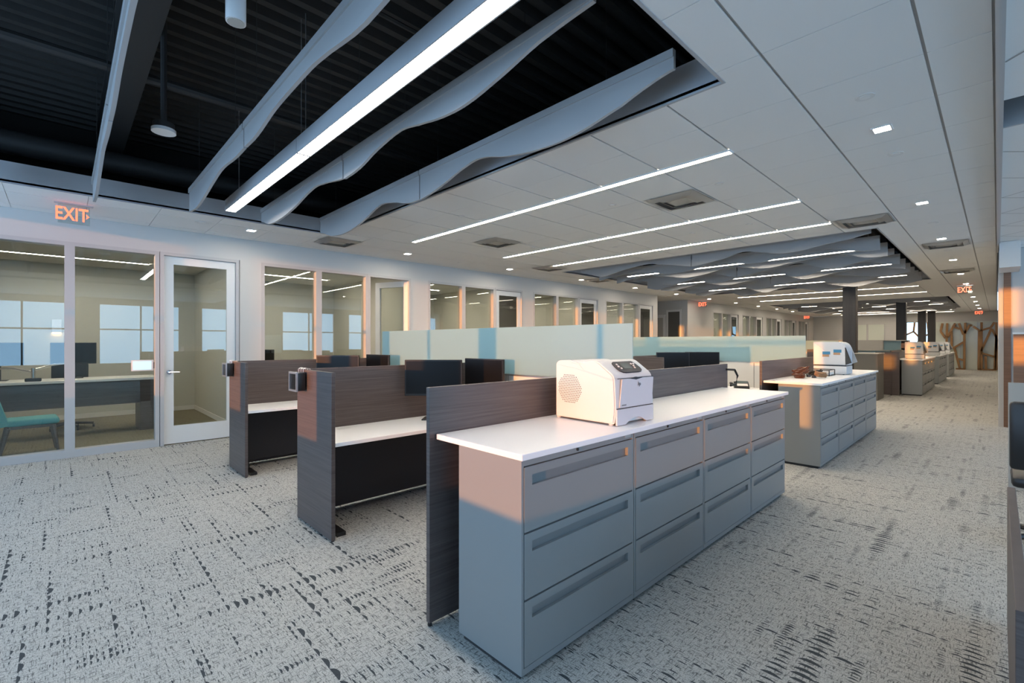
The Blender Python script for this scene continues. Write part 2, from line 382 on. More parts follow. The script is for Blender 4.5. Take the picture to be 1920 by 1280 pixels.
struct('wall_office_divider_far', bm, 'office_paint')
struct('wall_office_back', box(B(-12.6, -12.5, YB, YC - 0.12, 0, 3.0), -12.6, -12.5, Y2 + .12, YF, 0, 3.0), 'office_paint')
struct('ceiling_office', box(B(-12.6, XW - T - .002, YB, YC - 0.12, 3.0, 3.03), -12.6, XW - T - .002, Y2 + 0.12, YF, 3.0, 3.03), 'tile')
bm = new()
for a, b_ in ((YB, 2.14), (2.24, 5.31), (5.41, 8.55), (8.65, 11.78), (11.88, YC - .12)): box(bm, -12.5, -12.488, a, b_, 0, 0.09)
struct('baseboard_office', box(bm, -12.488, XW - T, 2.128, 2.14, 0, 0.09), 'baseboard')
nwin = [0]
def frame_bay(e, y0, y1, glass='glass', z0=0.0, fw=0.05, fd=0.12):
    bm = new(); x0, x1 = XW - 0.125, XW + 0.006
    box(bm, x0, x1, y0, y0 + fw, z0, HD); box(bm, x0, x1, y1 - fw, y1, z0, HD)
    box(bm, x0, x1, y0 + fw, y1 - fw, HD - fw, HD); box(bm, x0, x1, y0 + fw, y1 - fw, z0, z0 + 0.1)
    obj('window_frame', bm, 'frame', e)
    obj('pane', B(XW - 0.095, XW - 0.087, y0 + fw, y1 - fw, z0 + 0.1, HD - fw), glass, e)
def window(bays, glass='glass', label=None):
    nwin[0] += 1; e = struct_empty('window_%d' % nwin[0], label)
    for a, b_ in bays: frame_bay(e, a, b_, glass)
    return e
ndoor = [0]
def door(y0, y1, open_deg=0.0, glass='glass', label=None):
    ndoor[0] += 1; e = struct_empty('door_%d' % ndoor[0], label)
    bm = new(); x0, x1 = XW - 0.13, XW + 0.01; fw = 0.045
    box(bm, x0, x1, y0, y0 + fw, 0, HD); box(bm, x0, x1, y1 - fw, y1, 0, HD); box(bm, x0, x1, y0 + fw, y1 - fw, HD - fw, HD)
    obj('door_frame', bm, 'frame', e)
    a, b_ = y0 + fw + 0.004, y1 - fw - 0.004; W = b_ - a; st = 0.115
    bm = new(); d = 0.045
    box(bm, -d, 0, -W, -W + st, 0.012, HD - fw - 0.004); box(bm, -d, 0, -st, 0, 0.012, HD - fw - 0.004)
    box(bm, -d, 0, -W + st, -st, HD - fw - 0.004 - st, HD - fw - 0.004); box(bm, -d, 0, -W + st, -st, 0.012, 0.27)
    leaf = obj('door_leaf', bm, 'trim_white', e, recenter=False); leaf.location = (XW - 0.03, b_, 0); leaf.rotation_euler = (0, 0, R(open_deg))
    obj('pane', B(-d / 2 - .004, -d / 2 + .004, -W + st, -st, 0.27, HD - fw - 0.004 - st), glass, leaf)
    bm = new(); hy = -W + 0.06
    tube(bm, [(0, hy, 1.06), (0.012, hy, 1.06)], 0.032, 14); tube(bm, [(0.012, hy, 1.06), (0.055, hy, 1.06)], 0.011, 8); tube(bm, [(0.055, hy - .01, 1.06), (0.055, hy + 0.12, 1.06)], 0.010, 8)
    obj('lever', bm, 'chrome', leaf, smooth=True, label='chrome lever handle')
    return e
window([(-0.93, 0.068), (0.068, 1.005)], label='two full-height glass panes of the front office')
door(1.012, 2.02, label='white framed glass door of the front office')
def group3(g, k, op=0.0, dglass='glass', dk='glass'):
    a, b_ = g; s = (b_ - a) / 3
    window([(a, a + s), (a + s, a + 2 * s)], dglass, 'office window of two tall panes, %s along the wall' % ORD[k])
    door(a + 2 * s, b_, op, dk, 'office door with a glass panel, %s along the wall' % ORD[k])
group3(WG['A'], 1, -68); group3(WG['B'], 2, 0, dk='glass_dark'); group3(WG['C'], 3, 0, dk='glass_dark'); group3(WG['D'], 4, 0, dk='glass_dark')
for k, g in enumerate(g2): group3(g, 5 + k, 0, dk='glass_dark')
# corridor doorway on the far side of the opening
e = struct_empty('door_30', 'white framed doorway with a dark glass panel in the side corridor')
bm = new(); box(bm, -9.22, -9.15, Y2 - 0.03, Y2, 0, 2.78); box(bm, -8.66, -8.59, Y2 - 0.03, Y2, 0, 2.78); box(bm, -9.15, -8.66, Y2 - 0.03, Y2, 2.70, 2.78); obj('door_frame', bm, 'trim_white', e)
obj('door_leaf', B(-9.15, -8.66, Y2 - 0.012, Y2, 0, 2.70), 'olive_grey', e)
e = struct_empty('door_31', 'white glazed door at the left of the side corridor')
bm = new(); box(bm, -10.1, -10.02, Y2 - 0.04, Y2, 0, 2.6); box(bm, -9.36, -9.27, Y2 - 0.04, Y2, 0, 2.6); box(bm, -10.02, -9.36, Y2 - 0.04, Y2, 2.48, 2.6); box(bm, -10.02, -9.36, Y2 - .04, Y2, 0, .3); obj('door_leaf', bm, 'trim_white', e)
obj('pane', B(-10.02, -9.36, Y2 - 0.02, Y2 - .001, 0.3, 2.48), 'greybeige', e)

# ------------------------------------------------------------------ open ceiling bays: baffles, lamps, services
def spline(pts, n):
    out = []
    for i in range(len(pts) - 1):
        p0 = pts[max(i - 1, 0)]; p1 = pts[i]; p2 = pts[i + 1]; p3 = pts[min(i + 2, len(pts) - 1)]
        for k in range(n):
            t = k / n
            f = lambda a, b_, c, d: 0.5 * (2 * b_ + (c - a) * t + (2 * a - 5 * b_ + 4 * c - d) * t * t + (3 * b_ - a - 3 * c + d) * t ** 3)
            x = p1[0] + (p2[0] - p1[0]) * t
            out.append((x, f(p0[1], p1[1], p2[1], p3[1])))
    return out + [pts[-1]]
def baffle(y, wave, ztop, label, group, th=0.025):
    """two felt boards end to end with a wavy lower edge, hung from a rail"""
    t = thing('wave_baffle', label, 'ceiling baffle', (0, y, ztop), 0, group)
    for seg in wave:
        low = spline(seg, 4); poly = [(x, z - ztop) for x, z in low] + [(low[-1][0], 0), (low[0][0], 0)]
        bm = new(); prism(bm, poly, 'y', -th / 2, th / 2); o = obj('felt_board', bm, 'felt', t)
        obj('rail', B(seg[0][0], seg[-1][0], -th / 2 - 0.012, -th / 2, -0.05, 0.0), 'felt', t)
    for x in (wave[0][0][0] + 0.5, wave[0][-1][0] - 0.3, wave[-1][0][0] + 0.3, wave[-1][-1][0] - 0.5): obj('cable', tube(new(), [(x, 0, 0), (x, 0, 4.34 - ztop)], 0.0025, 4), 'dark_steel', t)
    return t
wd = [[(-6.79, 3.08), (-6.4, 2.97), (-5.95, 2.94), (-5.49, 3.0), (-5.03, 3.11), (-4.71, 3.07), (-4.42, 3.0), (-4.195, 2.99)], [(-4.175, 2.985), (-3.81, 3.04), (-3.41, 3.13), (-3.18, 3.14), (-2.86, 3.06), (-2.5, 3.01), (-2.15, 3.01), (-1.75, 3.08), (-1.54, 3.14), (-1.37, 3.17)]]
wc = [[(-6.9, 3.12), (-6.6, 3.04), (-6.21, 3.02), (-5.7, 3.06), (-5.15, 3.15), (-4.87, 3.14), (-4.36, 3.07)], [(-4.335, 3.06), (-4.03, 3.08), (-3.7, 3.15), (-3.31, 3.19), (-3.06, 3.15), (-2.75, 3.1), (-2.46, 3.09), (-2.11, 3.14), (-1.81, 3.2), (-1.42, 3.23)]]
wb = [[(-6.67, 3.05), (-6.3, 3.02), (-5.95, 3.05), (-5.44, 3.12), (-5.1, 3.15), (-4.65, 3.12), (-4.36, 3.12)], [(-4.335, 3.12), (-4.03, 3.12), (-3.6, 3.17), (-3.08, 3.18), (-2.79, 3.17), (-2.2, 3.1), (-1.42, 3.16)]]
G1 = 'wavy felt baffles of the near ceiling bay'
baffle(2.7, wd, 3.29, 'blue-grey wavy felt baffle closest to the tiled ceiling edge, near bay', G1)
baffle(1.95, wc, 3.29, 'blue-grey wavy felt baffle between the hanging lamp and the last baffle', G1)
baffle(1.1, wb, 3.32, 'blue-grey wavy felt baffle just left of the hanging linear lamp', G1)
baffle(0.245, [[(x, z - .06) for x, z in s] for s in wb], 3.22, 'slim felt baffle seen nearly edge-on above the exit sign', G1)
baffle(-0.55, wd, 3.29, 'felt baffle whose end just enters the frame at far left', G1)
def pendant(x0, x1, y, z, label, cat='linear lamp', group=None, es='led', cut=None):
    t = thing('linear_lamp', label, cat, (0, y, z), 0, group)
    cuts_ = [x0] + ([cut] if cut else []) + [x1]
    for a, b_ in zip(cuts_, cuts_[1:]):
        bm = new(); wv = 0.06
        box(bm, a + .004, b_ - .004, -wv, -wv + 0.008, 0, 0.13); box(bm, a + .004, b_ - .004, wv - 0.008, wv, 0, 0.13); box(bm, a + .004, b_ - .004, -wv + .008, wv - .008, 0.122, 0.13)
        box(bm, a + .004, a + .012, -wv + .008, wv - .008, 0, 0.122); box(bm, b_ - .012, b_ - .004, -wv + .008, wv - .008, 0, 0.122)
        obj('housing', bm, 'fascia', t); obj('lens', B(a + .013, b_ - .013, -wv + .009, wv - .009, 0.004, 0.012), es, t)
    for x in [x0 + 0.4] + ([cut - 0.05, cut + 0.05] if cut else []) + [x1 - 0.4]: obj('cable', tube(new(), [(x, 0, 0.13), (x, 0, 4.32 - z)], 0.004, 5), 'alu', t)
    return t
pendant(-6.62, -1.42, 1.505, 3.12, 'long hanging linear lamp with bright lens between the near baffles', cut=-4.17, es='led_pendant')
# second and third bay
for bi, (y0, nb, nm) in enumerate(((8.85, 10, 'middle'), (23.2, 10, 'far'))):
    base = [(-6.95, 0.12), (-6.22, -0.09), (-5.66, 0.02), (-5.08, 0.08), (-4.6, 0.0), (-4.11, -0.10), (-3.59, -0.03), (-3.17, 0.08), (-2.8, 0.0), (-2.48, -0.07), (-1.83, 0.02), (-1.33, 0.07)]
    def wave_at(x):
        for (xa, za), (xb, zb) in zip(base, base[1:]):
            if xa <= x <= xb: q = (x - xa) / (xb - xa); q = q * q * (3 - 2 * q); return za + (zb - za) * q
        return base[0][1] if x < base[0][0] else base[-1][1]
    for k in range(nb):
        y = y0 + k * 0.765; sh = 0.55 * k + 0.3 * math.sin(k * 2.1); fl = 1 - 0.25 * math.sin(k * 1.3)
        fz = lambda x: 3.06 + fl * wave_at(-6.95 + ((x + 6.95 + sh) % 5.6))
        def smooth(x): return (fz(x - .12) + fz(x) + fz(x + .12)) / 3
        seg1 = [(-6.85 + 2.7 * i / 9, smooth(-6.85 + 2.7 * i / 9)) for i in range(10)]
        seg2 = [(-4.13 + 2.8 * i / 9, smooth(-4.13 + 2.8 * i / 9)) for i in range(10)]
        baffle(y, [seg1, seg2], 3.24, 'wavy felt baffle of the %s ceiling bay, %s from the camera' % (nm, ORD[k]), 'wavy felt baffles of the %s ceiling bay' % nm)
    for k, dy in enumerate((1.15, 3.44, 5.74)):
        pendant(-6.3, -1.5, y0 + dy, 3.10, 'linear lamp hanging among the %s bay baffles, %s from the camera' % (nm, ORD[k]), group='linear lamps among the %s baffles' % nm, es='led_soft', cut=-4.12)
# services above the near bay
o = obj('steel_beam', box(box(B(-8.4, 0, 0.32, 0.58, 4.30, 4.32), -8.4, 0, 0.44, 0.46, 4.02, 4.30), -8.4, 0, 0.32, 0.58, 4.0, 4.02), 'dark_steel'); tag(o, 'black steel beam crossing above the open ceiling bay', 'beam')
o = obj('sprinkler_pipe', tube(new(), [(-5.7, YB, 4.05), (-5.7, 8, 4.05)], 0.045, 10), 'dark_steel', smooth=True); tag(o, 'thin dark pipe running lengthwise under the roof deck', 'pipe')
o = obj('air_duct', tube(new(), [(-7.6, YB, 3.72), (-7.6, 8, 3.72)], 0.13, 14), 'dark_steel', smooth=True); tag(o, 'thick black round duct low along the left of the open bay', 'duct')
o = obj('conduit', tube(new(), [(-3.6, YB, 4.26), (-3.6, 8, 4.26)], 0.02, 6), 'dark_steel'); tag(o, 'thin conduit fixed under the corrugated deck', 'conduit')
t = thing('wireless_access_point', 'white disc sensor on a black drop pipe in the open bay', 'sensor', (-4.75, 0.6, 3.22))
obj('disc', tube(new(), [(0, 0, 0), (0, 0, 0.025)], 0.085, 20), 'sched_white', t, smooth=True); obj('housing', tube(new(), [(0, 0, 0.025), (0, 0, 0.075)], 0.075, 20), 'dark_steel', t, smooth=True); obj('drop_pipe', tube(new(), [(0, 0, 0.075), (0, 0, 1.12)], 0.022, 8), 'dark_steel', t)
t = thing('ceiling_speaker', 'small white cylinder speaker hanging at the top edge of the frame', 'speaker', (-2.62, 0.62, 3.08))
obj('can', tube(new(), [(0, 0, 0.004), (0, 0, 0.16)], 0.045, 18), 'sched_white', t, smooth=True); obj('grille', tube(new(), [(0, 0, 0), (0, 0, 0.004)], 0.038, 18), 'greybeige', t); obj('cable', tube(new(), [(0, 0, 0.16), (0.1, 0.12, 0.5), (0.3, 0.4, 0.9), (0.4, 0.5, 1.24)], 0.008, 6), 'dark_steel', t)

# ------------------------------------------------------------------ lamps and discs on the tiled ceiling
def recessed(y, x0, x1, label, z=ZC, n=4, group='recessed linear ceiling lamps', wid=0.032, m='led'):
    t = thing('recessed_linear_lamp', label, 'linear lamp', (0, y, z - 0.012), 0, group)
    bm = new(); box(bm, x0 - .01, x1 + .01, -wid - .012, -wid, 0, 0.012); box(bm, x0 - .01, x1 + .01, wid, wid + .012, 0, 0.012); box(bm, x0 - .01, x0, -wid, wid, 0, 0.012); box(bm, x1, x1 + .01, -wid, wid, 0, 0.012)
    obj('trim', bm, 'trim_white', t); s = (x1 - x0) / n
    for i in range(n): obj('lens', B(x0 + i * s + .003, x0 + (i + 1) * s - .003, -wid, wid, 0.001, 0.010), m, t)
for k, y in enumerate((4.14, 6.16, 7.6, 17.9, 20.2, 32.2, 34.2)):  # last lamp is added to brighten the lattice at the far end
    recessed(y, -6.62, -1.59, 'bright recessed linear ceiling lamp across the room, %s from the camera' % ORD[k], wid=0.032 if k < 3 else 0.022)
def downlight(x, y, label, group):
    t = thing('square_downlight', label, 'downlight', (x, y, ZC - 0.008), 0, group)
    bm = new(); s, q = 0.062, 0.05
    box(bm, -s, s, -s, -q, 0, 0.008); box(bm, -s, s, q, s, 0, 0.008); box(bm, -s, -q, -q, q, 0, 0.008); box(bm, q, s, -q, q, 0, 0.008)
    obj('trim', bm, 'trim_white', t); obj('lens', B(-q, q, -q, q, 0.003, 0.008), 'led_spot', t)
for k in range(11): downlight(-0.615, 4.54 + 2.75 * k, 'small square downlight above the right-hand aisle, %s from the camera' % ORD[k], 'aisle downlights')
for k in range(11): downlight(-7.6, 2.0 + 2.62 * k, 'small square downlight along the office wall, %s from the door' % ORD[k], 'downlights along the office wall')
def disc(x, y, label, r=0.055):
    t = thing('sprinkler_cover', label, 'ceiling disc', (x, y, ZC - 0.006), 0, 'round cover discs on the ceiling')
    bm = new(); tube(bm, [(0, 0, 0.002), (0, 0, 0.006)], r, 20); obj('ring', bm, 'trim_white', t, smooth=True); obj('centre', tube(new(), [(0, 0, 0), (0, 0, 0.002)], r * 0.55, 16), 'tile', t)
for k, y in enumerate((2.35, 3.87, 5.23, 8.64, 11.4, 14.1)): disc(-0.615, y, 'round white cover disc on the aisle ceiling, %s from the camera' % ORD[k])
for k, (x, y) in enumerate(((-3.2, 4.75), (-4.85, 3.75), (-6.0, 4.6), (-2.0, 4.9), (-4.6, 6.9), (-3.2, 6.85), (-5.6, 5.9), (-2.4, 6.9))): disc(x, y, 'small cover disc between the recessed lamps, %s from the camera' % ORD[k], 0.045)
disc(-7.57, 1.38, 'larger grey sprinkler disc beside the exit sign', 0.085); disc(-7.6, 3.4, 'small cover disc near the office wall, nearer one', 0.04); disc(-7.7, 5.9, 'small cover disc near the office wall, farther one', 0.04)
def diffuser(x, y, label, sx=0.3, sy=0.3):
    t = thing('air_diffuser', label, 'air vent', (x, y, ZC - 0.006), 0, 'metal air diffusers in the ceiling')
    def ring(s0, s1, z0, z1):
        bm = new(); a0, b0, a1, b1 = sx * s0, sy * s0, sx * s1, sy * s1
        vo = [bm.verts.new(v) for v in ((-a0, -b0, z0), (a0, -b0, z0), (a0, b0, z0), (-a0, b0, z0))]; vi = [bm.verts.new(v) for v in ((-a1, -b1, z1), (a1, -b1, z1), (a1, b1, z1), (-a1, b1, z1))]
        for i in range(4): bm.faces.new((vo[i], vo[(i + 1) % 4], vi[(i + 1) % 4], vi[i]))
        bmesh.ops.solidify(bm, geom=bm.faces[:], thickness=0.002); return bm
    obj('frame', ring(1.0, 0.93, 0, 0.002), 'trim_white', t); obj('cone', ring(0.92, 0.70, 0.001, -0.03), 'duct_metal', t); obj('cone', ring(0.66, 0.46, 0.001, -0.026), 'duct_metal', t)
    obj('backing', B(-sx * .93, sx * .93, -sy * .93, sy * .93, 0.0035, 0.005), 'pull', t)
    obj('centre_plate', B(-sx * .42, sx * .42, -sy * .42, sy * .42, -0.012, -0.009), 'greybeige', t)
for k, (x, y) in enumerate(((-7.48, 3.24), (-2.545, 5.15), (-5.7, 5.15), (-1.25, 7.82), (-6.88, 7.78), (-0.6, 10.65), (-7.3, 10.2), (-0.65, 14.75))):
    diffuser(x, y, ['square metal air diffuser in front of the office wall, beside the open bay corner', 'large square air diffuser between the first two linear lamps, right one', 'square air diffuser between the first two linear lamps, left one', 'air diffuser at the near right corner of the middle baffle bay', 'air diffuser at the left end of the third linear lamp', 'air diffuser over the aisle, nearer one', 'air diffuser left of the middle baffle bay', 'air diffuser over the aisle, farther one'][k])
# exit signs
def exit_sign(x, y, z, rz, label, arrow=True):
    t = thing('exit_sign', label, 'exit sign', (x, y, z), rz, 'red exit signs under the ceiling')
    obj('mount', B(-0.17, 0.17, -0.02, 0.02, 0.225, 0.24), 'alu', t)
    obj('plate', B(-0.14, 0.14, -0.003, 0.003, 0.0, 0.225), 'glass', t)
    lt = text_mesh('EXIT', 0.215, 'exit_red', 'lettering', t, (-0.02, -0.006, 0.108), (R(90), 0, 0)); lt.scale = (0.66, 1, 1)
    bm = new(); prism(bm, [(0.105, 0.135), (0.135, 0.105), (0.105, 0.075), (0.112, 0.105)], 'y', -0.007, -0.004); obj('arrow', bm, 'exit_red', t)
    return t
exit_sign(-7.62, 0.1, 2.90, R(90), 'red lettered exit sign above the front office glazing, closest to the camera')
exit_sign(-0.64, 18.6, 2.88, 0, 'red exit sign over the aisle, nearer of two')
exit_sign(-0.64, 33.6, 2.88, 0, 'red exit sign over the aisle, farther of two')
exit_sign(-8.1, 18.3, 2.88, R(20), 'red exit sign by the side corridor corner')
exit_sign(-8.0, 32.5, 2.88, R(20), 'small red exit sign far along the office wall')

# ------------------------------------------------------------------ file cabinets
def make_cabinet(label, loc, group):
    """three-drawer lateral file; local x 0 = front, drawers face +x, y 0..0.915"""
    t = thing('file_cabinet', label, 'file cabinet', loc, 0, group); W = 0.912
    bm = new(); box(bm, -0.45, -0.022, 0.003, W, 0.03, 0.985); box(bm, -0.022, -0.002, 0.003, 0.016, 0.03, 0.985); box(bm, -0.022, -0.002, W - .013, W, 0.03, 0.985)
    box(bm, -0.022, -0.002, 0.016, W - .013, 0.952, 0.985); box(bm, -0.022, -0.002, 0.016, W - .013, 0.03, 0.06)
    obj('body', bm, 'cabinet', t)
    obj('plinth', B(-0.43, -0.03, 0.02, W - .02, 0.0, 0.03), 'gap', t)
    for z0 in (0.064, 0.361, 0.658):
        h = 0.288; y0, y1 = 0.019, W - 0.016; s0, s1, sz0, sz1 = y0 + 0.05, y1 - 0.045, z0 + h - 0.085, z0 + h - 0.038
        bm = new(); d = 0.020
        box(bm, -d, 0.0, y0, y1, z0, sz0); box(bm, -d, 0.0, y0, y1, sz1, z0 + h); box(bm, -d, 0.0, y0, s0, sz0, sz1); box(bm, -d, 0.0, s1, y1, sz0, sz1)
        dr = obj('drawer', bm, 'cabinet', t, recenter=False)
        obj('pull', B(-d - 0.001, -d + 0.002, s0, s1, sz0, sz1), 'pull', dr, label='recessed full-width pull')
    obj('lock', tube(new(), [(-0.003, W / 2 - .06, 0.968), (0.003, W / 2 - .06, 0.968)], 0.008, 12), 'black', t, smooth=True)
    obj('badge', B(-0.003, -0.0005, W - 0.09, W - 0.03, 0.962, 0.976), 'alu', t)
    return t
cab0 = None
CABY = [(1.447, 'near', 'under the nearest white worktop'), (6.43, 'second', 'under the worktop with the cable heap'), (17.2, 'third', 'in the third row down the aisle'), (22.4, 'fourth', 'in the fourth row down the aisle'), (27.3, 'fifth', 'in the farthest row down the aisle')]
for bi, (y0, nm, wh) in enumerate(CABY):
    for k in range(4):
        lab = 'grey three-drawer lateral file cabinet %s, %s of four' % (wh, ['closest', 'second', 'third', 'farthest'][k]); grp = 'grey file cabinets along the aisle'
        loc = (-1.445, y0 + k * 0.915, 0)
        if cab0 is None: cab0 = make_cabinet(lab, loc, grp)
        else: dup(cab0, loc, 0, lab, grp)
    o = obj('worktop', B(-2.06, -1.42, y0 - 0.02, y0 + 3.68, 0.985, 1.013, 0.002), 'worktop')
    tag(o, ['long white worktop over the nearest cabinets, carrying the big printer', 'white worktop carrying the cable heap and a printer', 'white worktop on the third cabinet row', 'white worktop on the fourth cabinet row', 'white worktop on the farthest cabinet row'][bi], 'worktop', 'white worktops')

# ------------------------------------------------------------------ workstations
def panel(x0, x1, y0, y1, z0, z1, label, m='laminate', nm='partition_panel', group='dark laminate partition panels'):
    t = thing(nm, label, 'partition', ((x0 + x1) / 2, (y0 + y1) / 2, 0), 0, group); cx, cy = t.location.x, t.location.y
    obj('board', B(x0 - cx, x1 - cx, y0 - cy, y1 - cy, z0, z1, 0.0015), m, t)
    bm = new(); lx, ly = (x1 - x0) / 2 - .012, (y1 - y0) / 2 - .012
    for sx in (-1, 1):
        for sy in (-1, 1): tube(bm, [(sx * max(lx, 0), sy * max(ly, 0), 0), (sx * max(lx, 0), sy * max(ly, 0), z0)], 0.010, 8)
    obj('foot', bm, 'black', t)
    return t
def desk(x0, x1, y0, y1, label, z=0.735, modesty=True, legs=True):
    t = thing('desk', label, 'desk', ((x0 + x1) / 2, (y0 + y1) / 2, 0), 0, 'white workstation desks'); cx, cy = t.location.x, t.location.y
    obj('desktop', B(x0 - cx, x1 - cx, y0 - cy, y1 - cy, z - 0.03, z, 0.002), 'worktop', t)
    if modesty: obj('modesty_panel', B(x0 + .16 - cx, x0 + .18 - cx, y0 + .02 - cy, y1 - .02 - cy, 0.09, z - 0.031), 'modesty', t)
    for yy in ((y0 + .07, y1 - .07) if legs else ()):
        bm = new(); box(bm, x0 + .22 - cx, x0 + .29 - cx, yy - .03 - cy, yy + .03 - cy, 0.03, z - .031); box(bm, x0 + .10 - cx, x1 - .05 - cx, yy - .035 - cy, yy + .035 - cy, 0.0, 0.03)
        obj('leg', bm, 'black', t)
    obj('controller', B(x1 - .06 - cx, x1 - .01 - cx, y0 + .12 - cy, y0 + .22 - cy, z - .048, z - .031), 'black', t)
    obj('grommet', B(x0 + .08 - cx, x0 + .14 - cx, y0 + .25 - cy, y0 + .37 - cy, z - .001, z + .0004), 'sched_white', t)
    return t
def make_monitor(label, loc, rz, group='flat black monitors at the workstations'):
    """screen faces local -y; local z 0 is the desk surface"""
    t = thing('monitor', label, 'monitor', loc, rz, group); w_, h_ = 0.565, 0.355; z0 = 0.235
    obj('housing', B(-w_ / 2, w_ / 2, 0.0, 0.032, z0, z0 + h_, 0.004), 'black', t)
    obj('screen', B(-w_ / 2 + .013, w_ / 2 - .013, -0.0015, 0.001, z0 + .022, z0 + h_ - .013), 'screen', t)
    bm = new(); box(bm, -0.035, 0.035, 0.034, 0.055, 0.012, z0 + 0.2); obj('stand', bm, 'black', t)
    obj('base', B(-0.11, 0.11, -0.04, 0.15, 0.0, 0.012, 0.003), 'black', t)
    return t
mon0 = [None]
def monitor(x, y, z, rz, label):
    if mon0[0] is None: mon0[0] = make_monitor(label, (x, y, z), rz)
    else: dup(mon0[0], (x, y, z), rz, label)
H1 = 1.27
ROWS = [(-6.39, -5.75, 'left'), (-4.13, -3.455, 'middle')]
for bi, (y0, nm) in enumerate(((1.45, 'near'), (6.45, 'second'), (16.9, 'third'))):
    ym = y0 + 1.93; y1 = y0 + 3.85
    for (xb, xf, rn) in ROWS:
        panel(xb - 0.03, xb, y0 + 0.031, ym - .026, 0.02, H1, 'long dark laminate screen behind the %s desk row, front half, %s block' % (rn, nm))
        panel(xb - 0.03, xb, ym + .026, y1, 0.02, H1, 'long dark laminate screen behind the %s desk row, rear half, %s block' % (rn, nm))
        panel(xb - 0.03, xf, y0, y0 + 0.03, 0.008, H1, 'dark laminate end panel closing the %s desk row, %s block' % (rn, nm))
        if bi < 2:
            desk(xb + .004, xf - .012, y0 + .035, ym - .03, 'white desk against the %s laminate screen, front half, %s block' % (rn, nm))
            desk(xb + .004, xf - .012, ym + .03, y1 - .01, 'white desk against the %s laminate screen, rear half, %s block' % (rn, nm))
    panel(-2.10, -2.07, y0 - 0.06, y1, 0.02, H1 - .01, 'dark laminate screen standing behind the white worktop, %s block' % nm)
    # cross spine: pale panels below, mint glass above
    t = thing('spine_partition', 'pale low spine wall with mint glass topper crossing the %s block' % nm, 'partition', (-4.25, ym, 0), 0, 'spine walls with glass toppers')
    n = 6; s = (6.39 - 2.12) / n
    for i in range(n):
        xa = -6.39 + i * s + 4.25; obj('panel', B(xa + .004, xa + s - .004, -0.022, 0.022, 0.02, 1.15), 'white_panel', t)
    obj('top_rail', B(-6.39 + 4.25, -2.12 + 4.25, -0.024, 0.024, 1.151, 1.165), 'alu', t)
    obj('glass_topper', B(-6.25 + 4.25, -2.08 + 4.25, -0.006, 0.006, 1.166, (1.655, 1.60, 1.55)[bi], 0.0015), 'mint_glass', t)
    obj('core', B(-6.39 + 4.25, -2.12 + 4.25, -0.018, 0.018, 0.0, 1.15), 'gap', t)
d45 = R(46)
monitor(-3.85, 2.63, .735, d45, 'black monitor turned to the camera on the middle desk row')
monitor(-3.72, 3.16, .735, R(4), 'monitor close to the glass topper on the middle desk row')
monitor(-6.05, 2.62, .735, d45, 'monitor turned to the camera on the left desk row')
monitor(-6.0, 3.16, .735, R(4), 'monitor close to the glass topper on the left desk row')
monitor(-3.86, 7.55, .735, d45, 'black monitor behind the printer, left of the pair in the second block')
monitor(-3.60, 8.10, .735, R(30), 'black monitor behind the printer, right of the pair in the second block')
desk(-3.44, -2.12, 7.75, 8.35, 'white side desk carrying the desk phone in the second block', modesty=False)
o = obj('hanging_cable', tube(new(), [(-2.06, 5.25, 1.2), (-2.04, 5.42, 1.19), (-2.03, 5.48, 1.12), (-2.04, 5.46, 1.03), (-2.06, 5.36, 1.016)], 0.012, 8), 'black', smooth=True); tag(o, 'black cable loop at the far end of the nearest laminate screen', 'cable')
# desk phone
t = thing('desk_phone', 'black desk phone with handset in front of the pale spine wall', 'phone', (-2.92, 8.02, .735), R(25))
bm = new(); prism(bm, [(-0.09, 0), (0.09, 0), (0.09, 0.11), (-0.09, 0.035)], 'x', -0.10, 0.12); obj('base', bm, 'black', t)
bm = new(); box(bm, -0.165, -0.115, -0.10, 0.09, 0.06, 0.10, 0.012, 2); obj('handset', bm, 'black', t); 
bm = new(); prism(bm, [(-0.07, 0.05), (0.0, 0.08), (0.0, 0.083), (-0.07, 0.053)], 'x', -0.06, 0.10); obj('paper_label', bm, 'paper', t)
bm = new(); prism(bm, [(0.02, 0.09), (0.085, 0.117), (0.085, 0.12), (0.02, 0.093)], 'x', -0.07, 0.11); obj('display', bm, 'lcd', t)
# room-booking devices hooked over the panel ends
def booking(x, y, label):
    t = thing('booking_device', label, 'booking display', (x, y, 1.10), 0, 'small displays hooked over panel ends')
    obj('case', B(-0.085, 0.085, -0.075, -0.012, 0.0, 0.15, 0.008, 2), 'black', t, smooth=True)
    bm = new(); a, b_, z0, z1 = -0.09, 0.09, -0.005, 0.155
    box(bm, a, b_, -0.088, -0.075, z0, z0 + .016); box(bm, a, b_, -0.088, -0.075, z1 - .016, z1); box(bm, a, a + .016, -0.088, -0.075, z0 + .016, z1 - .016); box(bm, b_ - .016, b_, -0.088, -0.075, z0 + .016, z1 - .016); obj('bezel', bm, 'alu', t)
    obj('screen', B(a + .016, b_ - .016, -0.080, -0.076, z0 + .016, z1 - .016), 'screen', t)
    bm = new()
    for xx in (-0.05, 0.0, 0.05): tube(bm, [(xx, -0.02, 0.14), (xx, -0.018, 0.178), (xx, 0.0, 0.184), (xx, 0.036, 0.178), (xx, 0.036, 0.15)], 0.003, 6)
    obj('hook', bm, 'alu', t)
booking(-4.02, 1.45, 'small bezelled display hooked on the middle row end panel'); booking(-6.28, 1.45, 'small bezelled display hooked on the left row end panel')

